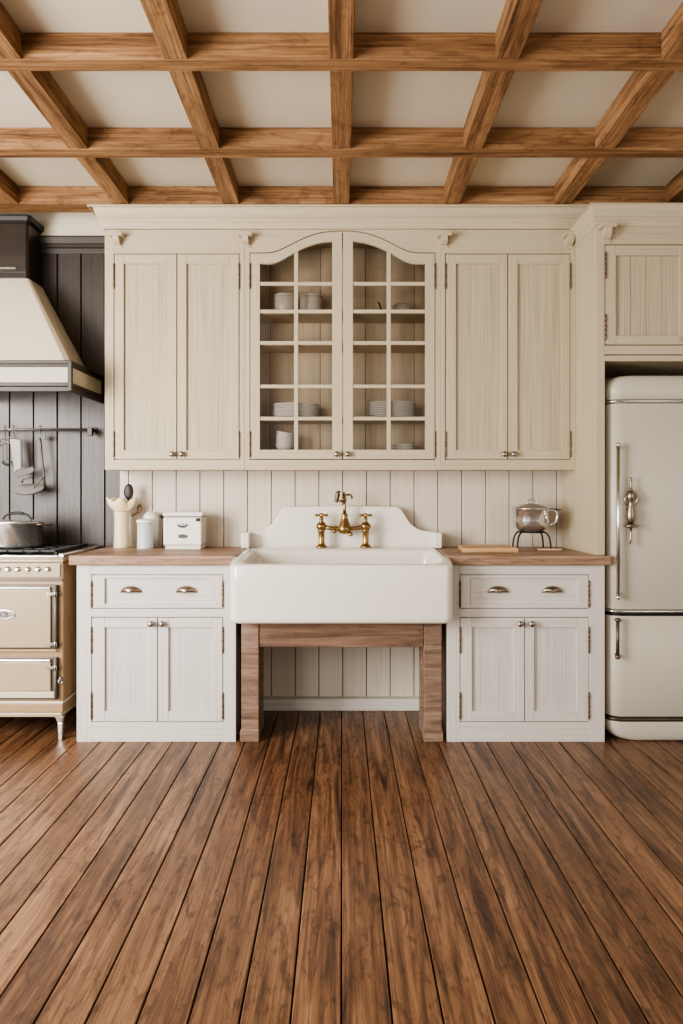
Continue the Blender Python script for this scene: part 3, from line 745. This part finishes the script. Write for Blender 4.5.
# stock pot on the hob
yp = 3.86
def S(y): return FPX/y
pc = (wx(13.5,yp), yp, .9285); pr = .143; ph = wz(522.3,yp)-.9285
t = thing('stock_pot', 'shiny steel stock pot with lid standing on the hob', 'pot', pc)
obj('pot_body', MB().lathe([(pr-.008,0),(pr-.001,.004),(pr,.012),(pr,ph-.006),(pr+.004,ph-.003),(pr+.004,ph),(pr-.003,ph)], pc, 48), M['steel'], t)
obj('lid', MB().lathe([(pr+.001,ph+.0005),(pr-.002,ph+.004),(pr*.8,ph+.010),(pr*.4,ph+.016),(.01,ph+.018)], pc, 40), M['steel'], t)
def pp(px_, py_, dy=0): return (wx(px_,yp), yp+dy, wz(py_,yp))
m = MB().tube(bez([pp(2.0,520),pp(7,514.8),pp(14,513.2),pp(20,513.0),pp(27,514.8),pp(31.5,519)],5), [.005]*8+[.0085]*10+[.005]*8, 10)
o = obj('lid_handle', m, M['iron'], t); o['label'] = 'black arched lid handle'
for s, nm in ((1,''),(-1,'')):
    xh = pc[0]+s*pr
    m = MB().tube(bez([(xh-s*.006,yp-.045,pc[2]+ph-.012),(xh+s*.02,yp-.045,pc[2]+ph-.010),(xh+s*.043,yp-.03,pc[2]+ph-.012),(xh+s*.048,yp,pc[2]+ph-.014),(xh+s*.043,yp+.03,pc[2]+ph-.012),(xh+s*.02,yp+.045,pc[2]+ph-.010),(xh-s*.006,yp+.045,pc[2]+ph-.012)],4), .006, 10)
    obj('side_handle', m, M['dsteel'], t)

# ------------------------------------------------------------------ extractor hood
t = thing('range_hood', 'cream tapered extractor hood with dark chimney over the cooker', 'hood', (-1.90, 3.9, 1.712))
def mirx(x): return -3.80 - x
def hoodring(x, yf, z, ch=0):
    a, b = mirx(x), x
    return [(a, YW-.006, z), (a, yf+ch, z), (a+ch, yf, z), (b-ch, yf, z), (b, yf+ch, z), (b, YW-.006, z)]
hz0, hz1 = 1.7125, 1.865; hx1 = -1.335; hy = 3.66
cx1, cy = -1.687, 3.99
def coner(x, xr, yf, z, ch): return [(mirx(xr), YW-.006, z), (mirx(x), yf+ch, z), (mirx(x)+ch, yf, z), (x-ch, yf, z), (x, yf+ch, z), (xr, YW-.006, z)]
m = MB().loft([coner(-1.350, -1.412, hy+.012, hz1-.002, .022), coner(cx1+.008, cx1+.008, cy-.006, 2.362, .012)], smooth=False)
obj('canopy', m, M['enam'], t, bevel=.004)
m = MB().loft([hoodring(cx1+.004,cy-.004,2.3625,.012), hoodring(cx1+.004,cy-.004,2.395,.012)], smooth=False)
m.loft([hoodring(cx1,cy,2.3955,.012), hoodring(cx1,cy,2.66,.012)], smooth=False)
obj('chimney', m, M['brownm'], t, bevel=.002)
obj('chimney_strip', MB().box(mirx(wx(16,cy)), wx(16,cy), cy-.007, cy-.0045, wz(269.3,cy), wz(267.6,cy)), M['chrome'], t)
m = MB().loft([hoodring(cx1+.002,cy-.002,2.6605,.012), hoodring(cx1+.016,cy-.016,2.672,.014), hoodring(cx1+.020,cy-.020,2.69,.014), hoodring(cx1+.020,cy-.020,2.700,.014)], smooth=False)
obj('chimney_crown', m, M['black'], t, bevel=.003)
def bandring(z0, z1, g, mat, nm):
    a, b = mirx(hx1+g), hx1+g
    m = MB().box(a, b, hy-g, hy+.014, z0, z1).box(a, a+.014+g, hy+.0141, YW-.006, z0, z1).box(b-.014-g, b, hy+.0141, YW-.006, z0, z1)
    return obj(nm, m, mat, t, bevel=.003)
def hzp(py): return wz(py, hy)
bandring(hzp(382.5), hzp(366.8), 0, M['hband'], 'band')
bandring(hzp(366.7), hzp(364.0), .004, M['htrim'], 'upper_trim'); bandring(hzp(363.8), hzp(360.0), .0, M['htrim'], 'upper_trim')
bandring(hzp(386.2), hzp(382.6), .004, M['htrim'], 'lower_trim'); bandring(hzp(391.5), hzp(386.4), .001, M['htrim'], 'lower_trim')
for x in (hx1, mirx(hx1)):
    s = 1 if x == hx1 else -1
    obj('corner_post', MB().box(x-s*.016, x+s*.005, hy-.005, hy+.016, hzp(391), hzp(360.5)), M['htrim'], t, bevel=.003)
    obj('rear_post', MB().box(x-s*.004, x+s*.004, YW-.05, YW-.008, hzp(391), hzp(361)), M['htrim'], t, bevel=.001)
obj('filter_plate', MB().box(mirx(hx1)+.03, hx1-.03, hy+.03, YW-.04, 1.838, 1.846), M['iron'], t)

# ------------------------------------------------------------------ utensil rail
yr = 4.105; zr = wz(429.8,yr)
t = thing('utensil_rail', 'horizontal steel utensil rail on the dark boarded wall above the hob', 'rail', (-1.7, YW, zr))
obj('bar', MB().tube([(-2.35,yr,zr),(wx(88.5,yr),yr,zr)], .0085, 14), M['util'], t)
for x in (wx(90.5,yr), -2.36):
    m = MB().tube([(x,yr-.012,zr),(x,YW-.006,zr)], .011, 12).box(x-.013,x+.013,yr-.016,yr+.014,zr-.034,zr+.012).lathe([(.022,YW-.010),(.022,YW-.0005)], (x,0,zr), 16, 'Y')
    obj('bracket', m, M['htrim'], t, bevel=.002)
def U(px_, py_, dy=0): return (wx(px_,yr), yr+dy, wz(py_,yr))
def hook(m, px_, py_):
    m.tube(bez([U(px_,426.6,.004),U(px_-.6,426.2,-.012),U(px_,430,-.018),U(px_+.4,py_-2,-.006),U(px_,py_,-.004)],4), .0028, 8)
t = thing('ladle', 'steel ladle with long handle hanging rightmost from the rail', 'ladle', U(41,436))
m = MB(); hook(m, 41.2, 438); m.box(wx(37,yr), wx(46,yr), yr-.010, yr-.004, wz(440,yr), wz(434.5,yr))
obj('hook', m, M['util'], t, bevel=.001)
m = MB().tube([U(40.6,438,-.007),U(42.3,455,-.007),U(44.4,475,-.008),U(46.0,489,-.012)], [.0075,.006,.006,.007], 10)
m.tube([U(45.6,476,-.01),U(40,484,-.03),U(37,487.5,-.04)], .0028, 8)
obj('handle', m, M['dsteel'], t)
bc = U(31.5,488.5,-.045); m = MB()
rr_ = [(.082,.0),(.085,.0015),(.083,-.004),(.070,-.016),(.045,-.024),(.01,-.026)]
m.lathe(rr_, (0,0,0), 28); m.v = [(bc[0]+x, bc[1]+y*.55+z*.1, bc[2]+z+.30*y) for x,y,z in m.v]
obj('bowl', m, M['satin'], t)
_U = U
def U(px_, py_, dy=0): return _U(px_, py_, dy-.02)
t = thing('slotted_turner', 'broad-handled steel turner with dark slotted blade, left of the ladle on the rail', 'turner', U(17,438))
m = MB(); hook(m, 16, 438.4)
m.tube(bez([U(2.5,443,-.006),U(3.5,440,-.006),U(8,438.4,-.006),U(16,438,-.006),U(22,439.5,-.006),U(23.5,444,-.006),U(23.8,456,-.006),U(23.8,467,-.006)],4), .0036, 8)
obj('wire_loop', m, M['util'], t)
m = MB().prism([(wx(12,yr),wz(439.4,yr)),(wx(22.4,yr),wz(440.4,yr)),(wx(23.2,yr),wz(468,yr)),(wx(16.5,yr),wz(472,yr))], yr-.029, yr-.026)
obj('handle', m, M['satin'], t, bevel=.001)
m = MB(); q = [(16.5,475.6),(19,471.6),(35.4,466.6),(36.8,467),(36,472.5),(20,478)]
m.prism([(wx(a,yr),wz(b,yr)) for a,b in q], yr-.036, yr-.028)
o = obj('blade', m, M['util'], t, bevel=.002); m = MB().ball(U(36.2,466.6,-.012), .008); obj('blade_rivet', m, M['iron'], o)
m = MB().tube([U(24,483,-.008),U(25,479.4,-.008),U(31,477.8,-.008),U(37,477.4,-.008)], [.006,.005,.005,.003], 8)
obj('lower_prong', m, M['dsteel'], t)
U = _U
t = thing('meat_fork', 'small dark meat fork with wooden grip hanging leftmost on the rail', 'fork', U(6,440))
m = MB(); hook(m, 6.0, 441)
m.tube(bez([U(1,446,-.006),U(5,443.4,-.010),U(11,443.2,-.010),U(17,445.6,-.006)],4), .0042, 8)
for p in (3.4, 7.2): m.tube([U(p,444,-.009),U(p+.3,455,-.009),U(p+.6,461,-.009)], [.003,.0026,.002], 8)
obj('prongs', m, M['dsteel'], t)
m = MB().tube(bez([U(3.4,461.5,-.010),U(5,463,-.010),U(8,464.4,-.012),U(11,464,-.010)],4), [.006]+[.009]*11+[.004], 10).tube([U(12.5,461,-.01),U(14,466,-.01),U(18,472,-.01)], [.007,.005,.003], 8)
o = obj('grip', m, M['iron'], t); o['label'] = 'black grip'

# ------------------------------------------------------------------ things on the left worktop
ZT = zt1 + .0005
yv = 4.07; c = (wx(121.8,yv), yv, ZT)
def vz(py, y): return wz(py, y) - ZT
t = thing('utensil_jar', 'tall butter-yellow jar with a flared lobed rim holding a dark spoon', 'jar', c)
hb = vz(511.5, yv)
prof = [(.043,0),(.044,.004),(.0425,.02),(.0385,hb*.6),(.040,hb*.9),(.0425,hb)]
obj('jar_body', MB().lathe(prof, c, 32), M['butter'], t)
m = MB(); n = 60; rings = []
zt_ = vz(498.5,yv)
for r, h, am, ah in ((.041,hb+.0005,0,0),(.050,hb+.010,.002,0),(.060,hb+.022,.007,.004),(.070,hb+.040,.010,.008),(.076,zt_-.004,.010,.010),(.072,zt_-.004,.010,.010),(.060,hb+.030,.007,.006),(.035,hb+.012,0,0)):
    rings.append([(c[0]+(r+am*math.cos(5*2*PI*i/n+.9))*math.cos(2*PI*i/n), c[1]+(r*.7+am*math.cos(5*2*PI*i/n+.9))*math.sin(2*PI*i/n)*.9, c[2]+h+ah*math.cos(5*2*PI*i/n+.9)) for i in range(n)])
obj('flared_rim', m.loft(rings), M['butter'], t)
def spoon(nm, label, px0, py0, px1, py1, hw, hh, mat, y, cat='spoon'):
    p0 = (wx(px0,y), y, wz(py0,y)); p1 = (wx(px1,y), y+.004, wz(py1,y))
    t = thing(nm, label, cat, p0)
    obj('handle', MB().tube([p0, p1], [.005,.006], 10), mat, t)
    obj('bowl', MB().ball((p1[0],p1[1],p1[2]+hh*.7), 1, (hw,.010,hh)), mat, t)
spoon('wooden_spoon', 'dark brown spoon standing head up in the yellow jar', 127.0, 513.0, 128.4, 497.5, .027, .045, M['spoon'], yv-.002)
spoon('wooden_spoon', 'light brown spoon head leaning out to the right of the yellow jar', 131.5, 516.0, 139.5, 511.5, .015, .024, M['brownsp'], yv+.05)
yv = 4.03; c = (wx(145.4,yv), yv, ZT)
t = thing('lidded_canister', 'pale blue-grey cylindrical canister with milky lid, beside the yellow jar', 'canister', c)
hb = vz(523, yv)
obj('canister_body', MB().lathe([(.043,0),(.0445,.003),(.0445,.012),(.043,.015),(.043,hb-.002),(.041,hb)], c, 32), M['blue'], t)
obj('lid', MB().lathe([(.047,hb+.0005),(.0485,hb+.004),(.0485,hb+.014),(.044,hb+.019),(.02,hb+.022)], c, 32), M['milk'], t)
# domed glass lid leaning behind
yv2 = 4.115; t = thing('glass_cloche', 'small milky white dome standing behind the blue-grey canister', 'dome', (wx(151,yv2), yv2, ZT))
c2 = (wx(151,yv2), yv2, ZT); R0 = .042; hh = vz(511.0,yv2)
obj('dome', MB().lathe([(R0,0),(R0,hh-.04)]+[(R0*math.cos(a), hh-.04+.04*math.sin(a)) for a in [PI/2*k/8 for k in range(1,8)]]+[(.001,hh)], c2, 28), M['milk'], t)

# white bread box / toaster
ya, yb_ = 3.955, 4.10
a, b = wx(163.2,ya), wx(201.5,ya)
t = thing('enamel_bread_box', 'small white enamel box with dark crest and side lever, on the left worktop', 'box', ((a+b)/2, (ya+yb_)/2, ZT))
z0, z1 = ZT+.022, wz(517.2,ya)
body = obj('box_body', MB().box(a, b, ya, yb_, z0, z1), M['white'], t, bevel=.008, seg=3)
obj('base', MB().box(a+.010, b-.006, ya+.006, yb_-.004, ZT, z0-.0005), M['white'], t, bevel=.003)
obj('lid', MB().box(a-.002, b+.006, ya-.003, yb_+.002, z1+.004, z1+.027), M['white'], t, bevel=.007, seg=3)
obj('lid_seam', MB().box(a+.004, b-.004, ya+.004, yb_-.004, z1+.0002, z1+.0038), M['dsteel'], t)
def on(px_, py_): return wx(px_,ya), wz(py_,ya)
m = MB(); x, z = on(182.6, 525.6)
m.strip([x+dx for dx in (-.031,-.02,-.01,0,.01,.02,.031)], [z+.004,z-.008,z-.012,z-.0125,z-.012,z-.008,z+.006], [z+.008,z+.004,z-.002,z+.001,z-.001,z+.005,z+.011], ya-.0012, ya-.0002)
for dx, hh in ((-.020,.012),(-.008,.014),(.004,.016),(.014,.012)): m.box(x+dx, x+dx+.004, ya-.0012, ya-.0002, z-.004, z+hh)
obj('crest', m, M['ink'], body)
x, z = on(183, 536.3)
m = MB().strip([x-.026,x-.02,x,x+.018,x+.027], [z-.003,z-.010,z-.011,z-.010,z-.002], [z+.003,z+.010,z+.012,z+.008,z+.002], ya-.0012, ya-.0002)
m.cur = 1
for q in (-.012,-.004,.004): m.box(x+q, x+q+.004, ya-.0017, ya-.0011, z-.004, z+.004)
obj('name_plate', m, [M['dsteel'], M['ink']], body)
x, z = on(167.0, 520.3); obj('clasp', MB().box(x-.005, x+.005, ya-.003, ya-.0002, z-.009, z+.008), M['pewter'], body, bevel=.001)
x, z = on(198.2, 519.8); obj('clasp', MB().box(x-.012, x+.010, ya-.005, ya-.0002, z-.009, z+.009), M['iron'], body, bevel=.003)
m = MB().tube([(a,ya+.03,wz(518.8,ya)),(a-.010,ya+.03,wz(518.0,ya)),(a-.022,ya+.03,wz(515.8,ya))], [.005,.008,.009], 10)
m.tube([(a-.004,ya+.03,wz(517.5,ya)),(a-.009,ya+.03,wz(530,ya)),(a-.012,ya+.03,ZT+.003)], .0022, 8)
obj('lever', m, M['iron'], t)

# ------------------------------------------------------------------ things on the right worktop
yv = 3.97; c = (wx(531.3,yv), yv, ZT); zr_ = wz(531,yv)
t = thing('trivet_stand', 'black iron stand with arched legs under the steel tureen', 'stand', c)
m = MB(); n = 32
m.tube([(c[0]+.066*math.cos(2*PI*i/n), c[1]+.066*math.sin(2*PI*i/n), zr_-.004) for i in range(n+1)], .0048, 8)
m.tube([(c[0]-.066,yv,zr_-.004),(c[0]+.066,yv,zr_-.004)], .004, 8)
obj('ring', m, M['iron'], t)
for ang in (-2.55, -.62, .7, 2.45):
    ca, sa = math.cos(ang), math.sin(ang)
    pth = [(c[0]+r*ca, c[1]+r*sa, z) for r, z in ((.060,zr_-.004),(.080,zr_-.008),(.098,zr_-.030),(.106,ZT+.030),(.107,ZT+.006),(.101,ZT+.0055))]
    obj('leg', MB().tube(bez(pth,4), .0048, 8), M['iron'], t)
zp = zr_+.0015
t = thing('steel_tureen', 'round polished steel tureen with lid and loop handle, on the iron stand', 'pot', (c[0], c[1], zp))
hr = wz(508.8,yv)-zp; pr = .098
obj('pot_body', MB().lathe([(.05,0),(.068,.004),(.086,.016),(.095,.036),(pr,.06),(pr,hr-.004),(pr+.008,hr-.001),(pr+.008,hr+.001),(pr-.002,hr+.001)], (c[0],c[1],zp), 40), M['steel'], t)
l = obj('lid', MB().lathe([(pr+.010,hr+.0015),(pr+.006,hr+.006),(.075,hr+.016),(.055,hr+.026),(.03,hr+.031),(.006,hr+.033)], (c[0],c[1],zp), 36), M['steel'], t)
m = MB().tube(bez([(c[0]-.028,yv-.02,zp+hr+.026),(c[0]-.018,yv-.02,zp+hr+.045),(c[0]+.0,yv-.02,zp+hr+.050),(c[0]+.02,yv-.02,zp+hr+.045),(c[0]+.03,yv-.02,zp+hr+.026)],4), .006, 10)
obj('lid_handle', m, M['steel'], l)
hx_ = c[0]+pr-.010; m = MB()
m.tube(bez([(hx_-.022,yv-.075,zp+hr-.006),(hx_+.010,yv-.085,zp+hr-.008),(hx_+.026,yv-.085,zp+hr-.030),(hx_+.018,yv-.085,zp+hr-.066),(hx_-.006,yv-.082,zp+hr-.082)],5), .0065, 10)
m.tube(bez([(hx_-.022,yv-.075,zp+hr-.012),(hx_-.03,yv-.085,zp+hr-.04),(hx_-.016,yv-.085,zp+hr-.075)],5), .0045, 10)
obj('loop_handle', m, M['steel'], t)
m = MB().tube([(c[0]+.05,yv-.06,zp+hr+.0035),(c[0]+.138,yv-.07,zp+hr-.003)], .0035, 8)
obj('side_rod', m, M['dsteel'], t)
# chopping board: two staggered slats
y = 3.86
a, b = wx(461.5,y), wx(512.5,y)
tag(obj('chopping_board', MB().prism([(a-.012,3.745),(b+.004,3.745),(b-.010,3.99),(a+.004,3.99)], ZT, ZT+.024, 'Z'), M['lwood'], bevel=.003, loc=((a+b)/2,y,ZT)),
    'pale wooden chopping board lying flat on the right worktop', 'board')
y = 3.93; a, b = wx(536,y), wx(560,y)
o = obj('wooden_coaster', MB().box(a, b, 3.90, 3.975, ZT, ZT+.009), M['cwood'], bevel=.001, loc=((a+b)/2,y,ZT))
tag(o, 'thin reddish-brown wooden slat with pale front edge, in front of the iron stand', 'coaster')
obj('pale_edge', MB().box(a+.001, b-.001, 3.898, 3.8995, ZT+.0005, ZT+.0085), M['copper'], o)

# ------------------------------------------------------------------ crockery in the glazed cupboard
ys_ = 4.047
def shelf_top(py): return wz(py, YU)+.0095
zA, zB_ = shelf_top(311.1), shelf_top(418.4); zF = shelf_top(452.0)
def plate_mesh(r, sx=1):
    m = MB().lathe([(r*.5,0),(r*.62,.0015),(r*.70,.005),(r*.92,.0082),(r,.0118),(r*.99,.0132),(r*.70,.008),(r*.6,.005),(.004,.0045)], (0,0,0), 36)
    m.v = [(x*sx, y, z) for x, y, z in m.v]; return m
def stack(first, x, z, n, dz, jitter=.003):
    out = []
    for k in range(n):
        o = first if k == 0 else first.copy()
        if k: COL.objects.link(o)
        o.location = (x+random.uniform(-jitter,jitter), ys_+random.uniform(-jitter,jitter)*.5, z+k*dz); out.append(o)
    return out
# plates have to stay inside the shallow cupboard: 0.2 m wide
pl = obj('dinner_plate', plate_mesh(.104, 1.24), M['china'])
xa = wx(295.8, ys_)
tag(pl, 'white dinner plate in the stack behind the left glazed door', 'plate', 'plates stacked on the left of the glazed cupboard')
stack(pl, xa-.001, zB_, 8, .0094)
pl = obj('dinner_plate', plate_mesh(.104, 1.24), M['china'])
tag(pl, 'white dinner plate in the stack behind the right glazed door', 'plate', 'plates stacked on the right of the glazed cupboard')
stack(pl, wx(392.3, ys_), zB_, 9, .0094)
pl = obj('side_plate', plate_mesh(.064), M['china'])
tag(pl, 'small plate in the low stack at the bottom behind the right glazed door', 'plate', 'low stack of small plates')
for o in stack(pl, wx(403.4, ys_), zF, 4, .0085): pass
bl = obj('small_bowl', MB().lathe([(.024,0),(.026,.004),(.040,.014),(.053,.030),(.054,.032),(.051,.031),(.038,.016),(.02,.007)], (0,0,0), 28), M['china'])
tag(bl, 'white bowl nested in the leaning pile at the bottom left of the glazed cupboard', 'bowl', 'leaning pile of small bowls')
for k, o in enumerate(stack(bl, wx(284.5, ys_), zF, 6, .0125, .001)): o.rotation_euler = (0, .03*k, 0); o.location.z += .0016*k
for i, (px_, r, lab) in enumerate(((285.6,.065,'ribbed stoneware jar with rounded rim, left one behind the left glazed door'),(311.2,.062,'ribbed stoneware jar with rounded rim, right one behind the left glazed door'))):
    c = (wx(px_,ys_), ys_, zA); hh = .113
    t = thing('stoneware_jar', lab, 'jar', c)
    m = MB().lathe([(r-.004,0),(r,.004),(r,hh-.022),(r-.002,hh-.020)], c, 36)
    obj('jar_body', m, M['stone'], t)
    obj('lid', MB().lathe([(r+.001,hh-.0195),(r+.003,hh-.014),(r,hh-.006),(r*.8,hh),(.005,hh+.003)], c, 36), M['stone'], t)
c = (wx(401.5,ys_), ys_, zA)
t = thing('shallow_pan', 'shallow upturned pan with dark handle tip, behind the right glazed door', 'pan', c)
obj('pan_body', MB().lathe([(.070,0),(.071,.006),(.062,.024),(.048,.048),(.036,.060),(.003,.062)], c, 32), M['stone'], t)
m = MB().tube([(c[0]-.068,ys_-.02,zA+.012),(c[0]-.10,ys_-.035,zA+.012),(c[0]-.112,ys_-.04,zA+.018),(c[0]-.124,ys_-.04,zA+.058),(c[0]-.134,ys_-.04,zA+.060)], [.005,.005,.005,.0045,.004], 10)
o = obj('handle', m, M['iron'], t); o['label'] = 'thin black bent handle'

# ------------------------------------------------------------------ camera and light
cam = bpy.data.cameras.new('camera'); co = bpy.data.objects.new('camera', cam); COL.objects.link(co)
co.location = (0, 0, H); co.rotation_euler = (PI/2, 0, 0)
cam.sensor_fit = 'VERTICAL'; cam.sensor_height = 24; cam.lens = FPX/1024*24; cam.shift_y = -20/1024; cam.clip_start = .05
SC.camera = co
def area(name, loc, target, sx, sy, power, col):
    l = bpy.data.lights.new(name, 'AREA'); l.shape = 'RECTANGLE'; l.size = sx; l.size_y = sy; l.energy = power; l.color = col
    o = bpy.data.objects.new(name, l); COL.objects.link(o); o.location = loc
    o.rotation_euler = (Vector(target)-Vector(loc)).to_track_quat('-Z', 'Y').to_euler(); return o
area('window light', (-2.95, 1.35, 1.45), (.2, 3.7, 1.1), 1.5, 1.7, 215, (1, .965, .92))
area('room light', (-2.3, -1.2, 1.5), (0, 4, 1.2), 1.4, 2.1, 62, (1, .95, .87))
area('right fill', (2.9, -.6, 1.5), (-1, 4, 1.3), .9, 2.0, 22, (1, .94, .86))
area('hood light', (-1.85, 3.92, 1.70), (-1.75, 4.05, .9), .5, .2, 4.0, (1, .95, .88))
w = bpy.data.worlds.new('world'); SC.world = w; w.use_nodes = True
w.node_tree.nodes['Background'].inputs[0].default_value = (1, .92, .83, 1); w.node_tree.nodes['Background'].inputs[1].default_value = .42
SC.view_settings.view_transform = 'AgX'
SC.view_settings.look = 'AgX - Medium High Contrast'
SC.view_settings.exposure = .27
